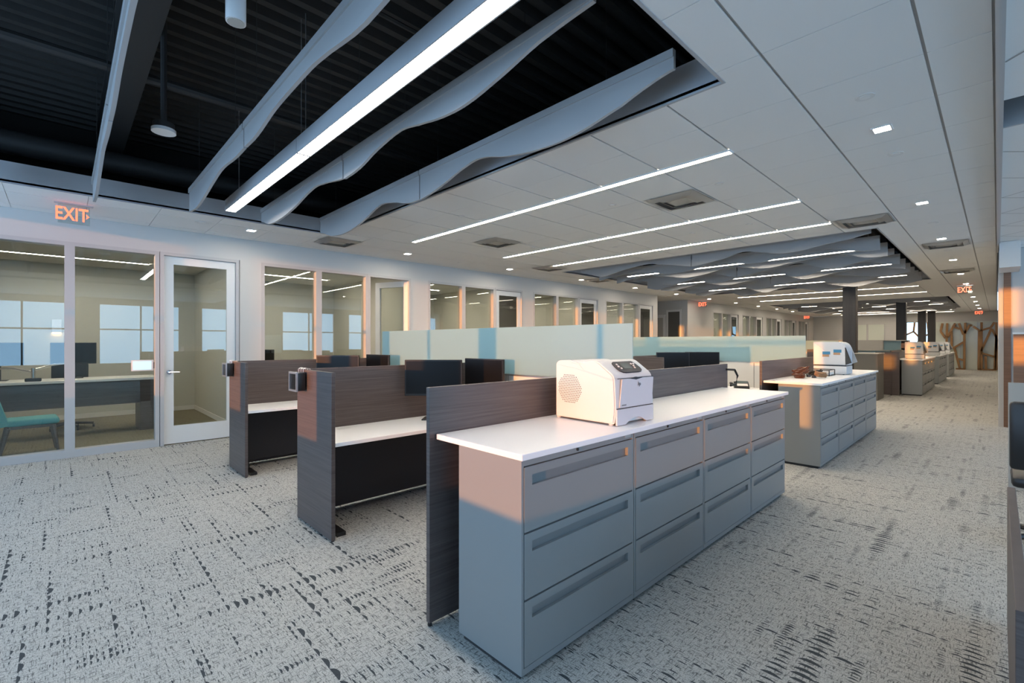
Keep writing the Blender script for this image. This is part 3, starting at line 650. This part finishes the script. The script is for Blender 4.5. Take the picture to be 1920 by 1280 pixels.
# ------------------------------------------------------------------ printers
def rounded(pts, r, seg=4):
    out = []; n = len(pts)
    for i, p in enumerate(pts):
        rr = r[i] if isinstance(r, (list, tuple)) else r
        if rr <= 0: out.append(p); continue
        a = Vector(pts[i - 1]); b_ = Vector(p); c = Vector(pts[(i + 1) % n]); u = (a - b_).normalized(); v = (c - b_).normalized()
        s = b_ + u * rr; e = b_ + v * rr
        for k in range(seg + 1):
            q = k / seg; out.append(tuple((s * (1 - q) + b_ * q) * (1 - q) + (b_ * (1 - q) + e * q) * q))
    return out
# main printer: local x toward the aisle (front at x=0), y across, z up
t = thing('laser_printer', 'large white laser printer with round side vent on the nearest worktop', 'printer', (-1.52, 2.285, 1.013), R(-2)); D, Wp, Hp = 0.465, 0.405, 0.375
side = rounded([(-D, 0.012), (-0.012, 0.012), (0.0, 0.10), (-0.010, 0.290), (-0.135, 0.376), (-0.19, 0.376), (-0.27, 0.352), (-0.345, 0.372), (-0.44, 0.37), (-D, 0.35)], [0.01, 0.01, 0.03, 0.03, 0.025, 0.02, 0.03, 0.03, 0.02, 0.01])
bm = new(); prism(bm, side, 'y', 0, Wp); bmesh.ops.bevel(bm, geom=[e for e in bm.edges if abs(e.verts[0].co.y - e.verts[1].co.y) < 1e-5], offset=0.008, segments=2, affect='EDGES')
obj('body', bm, 'printer_white', t, smooth=True, recenter=False)
bm = new(); prism(bm, rounded([(0.035, 0.105), (Wp - 0.03, 0.105), (Wp - .012, 0.27), (0.06, 0.27)], 0.008), 'x', 0.0, 0.006); o = obj('front_door', bm, 'printer_grey', t)
bm = new(); box(bm, 0.0, 0.003, 0.02, Wp - .012, 0.272, 0.276); box(bm, 0.0, 0.003, 0.012, Wp - .012, 0.098, 0.102); obj('seam', bm, 'printer_dark', t)
bm = new(); poly = [(0.012, 0.004), (0.095, 0.004)] + [(0.095 + 0.22 * k / 10, 0.004 + 0.035 * math.sin(math.pi * k / 10)) for k in range(1, 10)] + [(0.315, 0.004), (Wp - .012, 0.004), (Wp - .012, 0.096), (0.012, 0.096)]
prism(bm, poly, 'x', -0.006, 0.005); obj('paper_tray', bm, 'printer_grey', t)
bm = new(); prism(bm, [(0.13, 0.272), (0.2, 0.262), (0.27, 0.272), (0.2, 0.279)], 'x', 0.002, 0.008); obj('door_grip', bm, 'printer_dark', t)
# control panel, tilted on the top front edge
bm = new(); out = rounded([(0.0, -0.055), (0.27, -0.055), (0.245, 0.05), (0.03, 0.05)], [0.07, 0.07, 0.02, 0.02]); prism(bm, out, 'z', 0, 0.008)
cp = obj('control_panel', bm, 'printer_dark', t, recenter=False); cp.location = (-0.072, 0.08, 0.3315); cp.rotation_euler = (0, R(34.5), 0)
for v in cp.data.vertices: v.co = Vector((-v.co.y, v.co.x, v.co.z))
obj('display', B(-0.03, 0.022, 0.085, 0.165, 0.008, 0.010), 'lcd', cp)
for bx, by in ((-0.02, 0.05), (0.0, 0.045), (0.018, 0.055), (-0.02, 0.2), (0.0, 0.205), (0.018, 0.195), (-0.02, 0.225)):
    obj('button', tube(new(), [(bx, by, 0.008), (bx, by, 0.012)], 0.007, 10), 'printer_grey', cp)
# round vent of small holes on the side that faces the camera (y = 0)
bm = new(); cxv, czv, rv = -0.345, 0.195, 0.095; row = 0; z = czv - rv
while z < czv + rv:
    x = cxv - rv + (row % 2) * 0.0065
    while x < cxv + rv:
        if (x - cxv) ** 2 + (z - czv) ** 2 < rv * rv:
            vv = [bm.verts.new((x + 0.0036 * math.cos(a * math.pi / 3), -0.0006, z + 0.0036 * math.sin(a * math.pi / 3))) for a in range(6)]; bm.faces.new(vv)
        x += 0.013
    z += 0.0112; row += 1
obj('vent_holes', bm, 'black', t, kind='stuff', label='round field of small dark vent holes')
bm = new(); tube(bm, [(-D + .01, -0.0008, 0.345), (-0.3, -0.0008, 0.325), (-0.12, -0.0008, 0.285), (-0.02, -0.0008, 0.262)], 0.0012, 4); tube(bm, [(-0.27, -0.0008, 0.352), (-0.23, -0.0008, 0.315), (-0.1, -0.0008, 0.286), (-0.02, -0.0008, 0.27)], 0.0012, 4); obj('side_seam', bm, 'printer_grey', t)
lg = text_mesh('hp', 0.032, 'logo', 'logo', t, (0.0075, 0.235, 0.235), (R(90), R(0), R(90)), 0.0006)
for v in lg.data.vertices: v.co.x += 0.25 * v.co.y
bm = new(); [box(bm, 0.006, 0.0068, 0.055 + k * .0075, 0.0605 + k * .0075, 0.115, 0.121 + .002 * (k % 2)) for k in range(6)]; obj('model_badge', bm, 'logo', t)
bm = new()
for fx_, fy_ in ((-.46, .03), (-.46, Wp - .03), (-.05, .03), (-.05, Wp - .03)): tube(bm, [(fx_, fy_, 0), (fx_, fy_, 0.012)], 0.014, 10)
obj('foot', bm, 'printer_grey', t)
obj('cable', tube(new(), [(-D + .01, 0.2, 0.22), (-D - .03, 0.17, 0.24), (-D - .045, 0.10, 0.2), (-D - .045, 0.06, 0.12), (-D - .04, 0.07, 0.05), (-D - .02, 0.15, 0.02)], 0.006, 8), 'black', t, smooth=True)
# boxier printers on the other worktops
def make_printer(label, loc):
    t = thing('office_printer', label, 'printer', loc, 0, 'tall white printers on the far worktops'); W, Hh, Dd = 0.40, 0.49, 0.42
    prof_ = rounded([(-Dd, 0.14), (0.0, 0.14), (0.0, 0.38), (-0.03, Hh), (-Dd, Hh)], [0.01, 0.01, 0.04, 0.09, 0.01], 5)
    bm = new(); prism(bm, prof_, 'y', 0, W); bmesh.ops.bevel(bm, geom=[e for e in bm.edges if abs(e.verts[0].co.y - e.verts[1].co.y) < 1e-5], offset=0.012, segments=2, affect='EDGES'); obj('body', bm, 'printer_white', t, smooth=True, recenter=False)
    obj('paper_tray', B(-Dd, 0.004, 0.004, W - .004, 0.008, 0.128, 0.008, 2), 'printer_white', t, smooth=True)
    obj('seam', B(-Dd + .01, -0.004, 0.008, W - .008, 0.124, 0.144), 'printer_dark', t)
    obj('front_cover', B(0.0, 0.006, 0.03, W - .03, 0.17, 0.36, 0.004), 'printer_grey', t)
    for (xa, za) in ((-0.30, 0.30), (-0.16, 0.33)):
        obj('sticker', B(xa, xa + .10, -0.0012, 0.0, za, za + .045), 'sticker_blue', t); obj('sticker', B(xa, xa + .085, -0.0012, 0.0, za - .035, za), 'sticker_tan', t)
    bm = new()
    for fx_, fy_ in ((-.38, .03), (-.38, W - .03), (-.04, .03), (-.04, W - .03)): tube(bm, [(fx_, fy_, 0), (fx_, fy_, 0.01)], 0.012, 8)
    obj('foot', bm, 'printer_dark', t)
    return t
p0 = make_printer('tall white printer with two small stickers beside the cable heap', (-1.54, 8.3, 1.013))
dup(p0, (-1.46, 17.75, 1.013), 0, 'white printer at the near end of the third cabinet row'); dup(p0, (-1.46, 22.8, 1.013), 0, 'white printer at the near end of the fourth cabinet row')
dup(p0, (-1.46, 25.4, 1.013), 0, 'white printer at the far end of the fourth cabinet row'); dup(p0, (-1.46, 28.3, 1.013), 0, 'white printer on the farthest cabinet row')
# jumble of cables and adapters on the second worktop
def coil(x, y, z, r, tilt, m, label, n=5):
    t = thing('cable_coil', label, 'cable', (x, y, z), random.uniform(0, 6), 'cables and adapters heaped on the second worktop'); 
    pts = []
    for k in range(n * 14):
        a = k / 14 * 2 * math.pi; rr = r * (0.8 + 0.2 * math.sin(k * 1.7)); pts.append((rr * math.cos(a), rr * 0.6 * math.sin(a), 0.008 + 0.011 * k / 14 + tilt * rr * (1 + math.cos(a)) * 0.4))
    obj('lead', tube(new(), pts, 0.007, 5), m, t, smooth=True)
    obj('plug', B(r * 0.8, r * 0.8 + 0.05, -0.015, 0.015, 0.002, 0.03, 0.004), 'black', t)
coil(-1.84, 7.12, 1.013, 0.11, 0.0, 'cable_brown', 'flat brown cable coil at the near edge of the heap'); coil(-1.90, 7.40, 1.013, 0.12, 0.7, 'cable_brown', 'tall tangled brown cable coil in the heap', 8)
coil(-1.66, 7.40, 1.013, 0.08, 0.3, 'cable_tan', 'tan cable coil on the aisle side of the heap', 6); coil(-1.78, 7.64, 1.013, 0.09, 0.5, 'black', 'black cable coil at the back of the heap', 6)
t = thing('letter_tray', 'low dark wire tray between the cable heap and the printer', 'tray', (-1.80, 8.02, 1.013), 0)
bm = new()
for z in (0.008, 0.085):
    for a, b_ in (((-.14, -.16), (.14, -.16)), ((.14, -.16), (.14, .16)), ((.14, .16), (-.14, .16)), ((-.14, .16), (-.14, -.16))): tube(bm, [(*a, z), (*b_, z)], 0.006, 6)
for a in ((-.14, -.16), (.14, -.16), (.14, .16), (-.14, .16)): tube(bm, [(*a, 0.0), (*a, 0.085)], 0.006, 6)
obj('wire_frame', bm, 'black', t); obj('paper', B(-.13, .13, -.15, .15, 0.015, 0.05), 'paper', t)

# ------------------------------------------------------------------ third block extras, columns
o = obj('storage_cabinet', B(-2.62, -2.12, 15.0, 15.9, 0.0, 1.19, 0.004), 'olive_grey'); 
t = thing('storage_cabinet', 'low olive-grey storage unit behind the second worktop', 'cabinet', (-2.37, 15.45, 0)); o.parent = t; o.name = 'body'; o.location = (0, 0, 0.0); obj('top', B(-.27, .27, -.47, .47, 1.191, 1.21), 'greybeige', t)
panel(-2.44, -1.90, 16.86, 16.89, 0.008, 1.215, 'brown laminate end panel lit by an orange sun patch, third block')
t = thing('book_hutch', 'raised grey hutch with open book bays at both ends, third block', 'shelf', (-2.75, 18.95, 0)); 
bm = new(); box(bm, -0.95, 0.85, -0.17, 0.17, 1.54, 1.56); box(bm, -0.95, 0.85, -0.17, 0.17, 1.22, 1.24); obj('shelf_board', bm, 'greybeige', t)
obj('back', B(-0.95, 0.85, 0.15, 0.17, 1.24, 1.54), 'black', t); obj('front_door', B(-0.45, 0.22, -0.17, -0.15, 1.24, 1.54), 'greybeige', t)
for xx in (-0.95, -0.45, 0.22, 0.83): obj('divider', B(xx, xx + .02, -.15, .15, 1.24, 1.54), 'greybeige', t)
for xx in (-.94, .56): obj('post', B(xx, xx + .03, -.02, .02, 0.0, 1.22), 'alu', t)
def book(x, z, w_, h_, m, label): tag(obj('book', B(x, x + w_, 18.84, 19.04, z, z + h_, 0.002), m), label, 'book', 'books in the hutch')
book(-3.66, 1.241, 0.04, 0.26, 'books_yellow', 'yellow upright binder at the left of the hutch')
book(-3.60, 1.241, 0.20, 0.05, 'books_red', 'dark red book lying lowest in the left hutch bay'); book(-3.56, 1.292, 0.2, 0.045, 'paper', 'white stack of paper on the red book, left hutch bay'); book(-3.6, 1.338, 0.22, 0.06, 'books_red', 'dark red book on top of the left pile')
book(-2.45, 1.241, 0.30, 0.07, 'books_red', 'dark red book lying in the right hutch bay'); book(-2.42, 1.312, 0.2, 0.05, 'paper', 'white paper stack in the right hutch bay'); book(-2.2, 1.312, 0.2, 0.15, 'warm_wood', 'brown box in the right hutch bay')
for k, (x, y) in enumerate(((-2.86, 15.9), (-2.62, 23.8), (-2.62, 31.0), (-2.45, 33.6))):
    t = thing('column', 'dark square column rising to the ceiling, %s from the camera' % ORD[k], 'column', (x, y, 0), 0, 'dark columns down the room'); s = 0.15
    obj('shaft', B(-s, s, -s, s, 0, 4.34, 0.004), 'column_dark', t); obj('base_trim', B(-s - .012, s + .012, -s - .012, s + .012, 0, 0.1), 'black', t)

# ------------------------------------------------------------------ far end: lattice screens and window
bm = new(); box(bm, -12.6, -4.0, YF, YF + .1, 0, ZC); box(bm, -4.0, 0.3, YF, YF + .1, 2.62, ZC + .03); box(bm, -2.75, 0.3, YF + 1.2, YF + 1.3, 0, ZC); box(bm, -4.0, -2.75, YF, YF + .1, 0, 1.2)
struct('wall_far', bm, 'paint', 'far end wall with a soffit above the timber screens')
e = struct_empty('window_30', 'tall pale glass panes behind the timber lattice')
for i, (a, b_) in enumerate(((-2.7, -1.42), (-1.4, -0.75), (-0.72, 0.0))): obj('pane', B(a, b_, YF + 0.02, YF + 0.03, 0.0, 2.62), 'frost_far', e)
e = struct_empty('window_31', 'bright blue end window behind the lattice')
obj('pane', B(-4.0, -2.75, YF + .04, YF + .05, 1.2, 2.62), 'glass', e)
e = struct_empty('window_32', 'pair of frosted far windows left of the columns')
for a, b_ in ((-6.3, -5.55), (-5.45, -4.7)):
    obj('pane', B(a, b_, YF - .03, YF - .02, 0.3, 2.55), 'frost_far', e)
    obj('window_frame', box(B(a - .05, a, YF - .05, YF, 0.3, 2.6), b_, b_ + .05, YF - .05, YF, 0.3, 2.6), 'frame', e)
# timbers as (x, z) ends in metres on the screen plane
ls = [((-1.25, 1.95), (-1.25, 0.03)), ((-1.22, 1.94), (-1.21, 2.54)), ((-1.29, 1.90), (-1.46, 2.52)), ((-1.23, 1.99), (-1.04, 2.43)), ((-1.04, 2.43), (-0.95, 2.37)), ((-1.42, 2.21), (-1.68, 2.34)), ((-1.61, 2.53), (-1.92, 1.76)), ((-1.76, 2.09), (-1.75, 1.24)), ((-1.93, 2.54), (-1.96, 1.29)), ((-2.00, 1.70), (-2.20, 2.10)), ((-2.20, 2.10), (-2.12, 2.54)), ((-1.70, 1.15), (-1.28, 1.50)), ((-1.64, 1.18), (-1.42, 0.03)), ((-1.48, 0.58), (-1.28, 0.52)), ((-1.58, 0.03), (-1.21, 0.03))]
rs_ = [((-0.91, 2.34), (-0.63, 2.08)), ((-0.68, 2.10), (-0.70, 0.03)), ((-0.59, 2.55), (-0.59, 0.03)), ((-0.61, 2.12), (-0.25, 2.26)), ((-0.25, 2.26), (-0.11, 2.54)), ((-0.22, 2.22), (-0.61, 1.00)), ((-0.20, 2.17), (-0.04, 1.75)), ((-0.61, 0.92), (-0.09, 0.72)), ((-0.44, 0.74), (-0.42, 0.03)), ((-0.04, 1.77), (-0.11, 0.03)), ((-0.04, 2.53), (-0.04, 0.03)), ((-0.74, 0.03), (-0.04, 0.03))]
for lst, lab in ((ls, 'branching oak lattice screen left of the pale door panel'), (rs_, 'branching oak lattice screen at the right end of the aisle')):
    t = thing('lattice_screen', lab, 'wood screen', (0, 0, 0), 0, 'oak lattice screens')
    for p, q in lst: obj('timber', bar(new(), (p[0], YF - .1, p[1]), (q[0], YF - .1, q[1]), 0.095, 0.12), 'oak', t)
t = thing('lattice_screen', 'oak lattice screen in front of the bright blue end window', 'wood screen', (0, 0, 0), 0, 'oak lattice screens')
for p, q in (((-3.95, 2.62), (-3.7, 1.9)), ((-3.7, 1.9), (-3.95, 1.25)), ((-3.7, 1.9), (-3.35, 2.1)), ((-3.35, 2.1), (-3.3, 2.62)), ((-3.35, 2.1), (-3.05, 1.7)), ((-3.05, 1.7), (-3.3, 1.2)), ((-3.05, 1.7), (-2.7, 1.95)), ((-2.7, 1.95), (-2.75, 2.62)), ((-2.72, 0.02), (-2.7, 1.95)), ((-4.02, 0.02), (-4.02, 2.62)), ((-4.02, 1.2), (-2.7, 1.2))):
    obj('timber', bar(new(), (p[0], YF - .1, p[1]), (q[0], YF - .1, q[1]), 0.085, 0.12), 'oak', t)

# ------------------------------------------------------------------ right edge: wall stub, neighbouring workstation
bm = new(); box(bm, 0.012, 0.42, 12.0, YF, 0, ZC); struct('wall_aisle', bm, 'paint', 'pale wall end at the right of the aisle')
struct('trim_20', B(0.02, 0.26, 11.1, 11.98, 2.72, ZC), 'trim_white', 'white bulkhead box under the ceiling at the wall end')
o = obj('wood_strip', B(0.075, 0.165, 11.97, 11.999, 0, 2.72), 'warm_wood'); tag(o, 'narrow upright wood strip on the pale wall end', 'trim')
bm = new(); box(bm, 0.42, 6.2, 15.9, 16.0, 0, ZC); struct('wall_right_back', bm, 'paint')
t = thing('cubicle_screen', 'wood-faced cubicle screen with a pale cap right of the wall end', 'partition', (0.82, 10.6, 0)); obj('board', B(-0.65, 0.9, 0, 0.04, 0.01, 1.62), 'warm_wood', t); obj('cap', B(-0.66, 0.9, -.01, 0.05, 1.62, 1.65), 'trim_white', t); obj('foot', box(B(-.5, -.4, 0, .04, 0, .01), .6, .7, 0, .04, 0, .01), 'black', t)
panel(0.075, 1.5, 6.9, 6.93, 0.02, 1.09, 'pale grey-blue low panel right of the aisle', 'greybeige', group='neighbouring bay panels')
panel(0.035, 0.065, 1.95, 3.58, 0.02, 0.74, 'low dark laminate panel at the right frame edge', group='neighbouring bay panels')
t = thing('task_chair', 'black task chair just inside the right frame edge', 'chair', (0.31, 5.2, 0))
obj('seat', B(-.24, .24, -.22, .24, .44, .52, .03, 2), 'black', t, smooth=True); obj('backrest', B(-.25, .25, -.26, -.20, .58, 1.07, .025, 2), 'black', t, smooth=True); obj('back_post', B(-.04, .04, -.3, -.26, .5, .8), 'black', t)
obj('gas_lift', tube(new(), [(0, 0, .1), (0, 0, .44)], .03, 10), 'dark_steel', t)
for k in range(5):
    a = k * 2 * math.pi / 5; g_ = obj('base_arm', tube(new(), [(0, 0, .1), (.28 * math.cos(a), .28 * math.sin(a), .07)], .022, 8), 'black', t); obj('caster', tube(new(), [(.28 * math.cos(a) - .015, .28 * math.sin(a), .03), (.28 * math.cos(a) + .015, .28 * math.sin(a), .03)], .03, 10), 'black', t)

# ------------------------------------------------------------------ inside the offices
def office_lamp(x, y0, y1, label, along='y'):
    t = thing('office_linear_lamp', label, 'linear lamp', (x, (y0 + y1) / 2, 2.985), 0 if along == 'y' else R(90), 'linear lamps in the glazed offices'); L_ = (y1 - y0) / 2
    bm = new(); box(bm, -0.05, -0.035, -L_, L_, 0, 0.015); box(bm, 0.035, 0.05, -L_, L_, 0, 0.015); obj('trim', bm, 'trim_white', t); obj('lens', B(-0.034, 0.034, -L_, L_, 0.002, 0.012), 'led', t)
office_lamp(-9.8, -0.9, 1.2, 'front office ceiling lamp closer to the glass'); office_lamp(-11.3, -0.9, 1.2, 'front office ceiling lamp closer to the back wall')
for k, (a, b_) in enumerate(((2.24, 5.31), (5.41, 8.55), (8.65, 11.78), (11.88, 15.0), (19.9, 22.8), (23.1, 26.0), (26.3, 29.0), (29.2, 31.8), (32, 34.4))):
    office_lamp(-9.6, a + .5, b_ - .7, 'ceiling lamp near the glass in the %s office' % ORD[k + 1]); office_lamp(-11.2, a + .5, b_ - .7, 'ceiling lamp near the back wall in the %s office' % ORD[k + 1])
# front office desk (raised), monitors, chairs, sconce, scheduler
t = thing('office_desk', 'raised white-topped desk with dark front panel inside the front office', 'desk', (-10.45, -0.3, 0))
obj('desktop', B(-0.38, 0.38, -1.6, 1.5, 0.86, 0.90, .003), 'worktop', t); obj('front_panel', B(0.30, 0.32, -1.5, 1.25, 0.47, 0.859), 'laminate', t); obj('leg', B(-0.35, 0.34, 1.25, 1.45, 0, 0.859), 'laminate', t); obj('leg', B(-0.35, 0.34, -1.55, -1.35, 0, 0.859), 'laminate', t)
for k, (y, rz) in enumerate(((-0.72, R(86)), (0.14, R(97)))):
    m = dup(mon0[0], (-10.62, y, 0.90), rz, ('monitor at the left edge in the front office', 'large dark monitor beside the mullion in the front office')[k], 'monitors in the front office')
t = thing('double_monitor_mount', 'chrome double monitor mount clamped to the front office desk', 'monitor mount', (-10.2, -0.32, 0.90))
obj('clamp', B(-.07, .07, -.09, .09, 0, .05, .01, 2), 'black', t); obj('pillar', tube(new(), [(0, 0, .05), (0, 0, .2)], .025, 12), 'chrome', t, smooth=True)
obj('arm', tube(new(), [(0, 0, .17), (-.05, .2, .24), (-.2, .42, .27)], .018, 8, .012), 'chrome', t, smooth=True); obj('arm', tube(new(), [(0, 0, .14), (-.05, -.22, .2), (-.2, -.4, .2)], .018, 8, .012), 'chrome', t, smooth=True)
t = thing('task_chair', 'black task chair behind the front office desk', 'chair', (-11.15, 0.1, 0))
obj('seat', B(-.24, .24, -.24, .24, .45, .53, .03, 2), 'black', t, smooth=True); obj('backrest', B(-.28, -.22, -.24, .24, .62, 1.12, .025, 2), 'black', t, smooth=True); obj('back_post', B(-.32, -.28, -.03, .03, .5, .8), 'black', t); obj('gas_lift', tube(new(), [(0, 0, .1), (0, 0, .45)], .03, 10), 'black', t)
for k in range(5):
    a = k * 2 * math.pi / 5 + .3; obj('base_arm', tube(new(), [(0, 0, .1), (.3 * math.cos(a), .3 * math.sin(a), .07)], .022, 8), 'black', t); obj('caster', tube(new(), [(.3 * math.cos(a), .3 * math.sin(a) - .015, .03), (.3 * math.cos(a), .3 * math.sin(a) + .015, .03)], .03, 10), 'black', t)
t = thing('visitor_chair', 'turquoise upholstered visitor chair with wooden legs behind the glass', 'chair', (-9.05, -0.40, 0), R(4))
bm = new(); box(bm, -.24, .24, -.14, .36, .40, .48, .03, 3); obj('seat', bm, 'turquoise', t, smooth=True)
bm = new(); prism(bm, rounded([(-.20, .40), (-.11, .42), (-.24, .90), (-.31, .90)], .025), 'x', -.24, .24); obj('backrest', bm, 'turquoise', t, smooth=True)
bm = new(); box(bm, -.2, .2, -.1, .32, .36, .40); obj('seat_frame', bm, 'laminate', t)
for lx, ly, dx, dy in ((-.2, .3, -.02, .05), (.2, .3, .02, .05), (-.2, -.12, -.02, -.08), (.2, -.12, .02, -.08)): obj('leg', tube(new(), [(lx, ly, .38), (lx + dx, ly + dy, 0)], .028, 8, .016), 'laminate', t, smooth=True)
t = thing('wall_sconce', 'small white wall sconce glowing downward on the back wall', 'lamp', (-12.42, -0.08, 1.66))
obj('body', B(-.078, .0, -.07, .07, .02, .27, .006), 'sched_white', t); obj('glow', B(-.07, -.005, -.06, .06, .008, .019), 'sconce_glow', t)
t = thing('room_scheduler', 'small white tablet with glowing screen on the front office glass', 'tablet', (-8.44, 0.82, 1.09))
obj('case', B(0.0, 0.022, -.125, .125, 0, .155, .006, 2), 'sched_white', t, smooth=True); obj('screen', B(.022, .024, -.105, .10, .018, .137), 'tablet_screen', t); obj('mount', B(-.0, .02, .125, .14, .03, .12), 'black', t)
o = obj('office_desk', B(-12.2, -11.5, 2.7, 4.6, .70, .735, .003), 'worktop'); td = thing('side_desk', 'white desk inside the second office', 'desk', (-11.85, 3.65, 0)); o.parent = td; o.name = 'desktop'; o.location = (0, 0, .70)
for yy in (-.9, .85): obj('leg', B(-.3, .3, yy, yy + .05, 0, .70), 'laminate', td)
dup(mon0[0], (-11.8, 3.3, .735), R(60), 'black monitor in the second office behind the left desk row', 'monitors in the second office')
print('tiles', ntile, 'objects', len(bpy.data.objects))
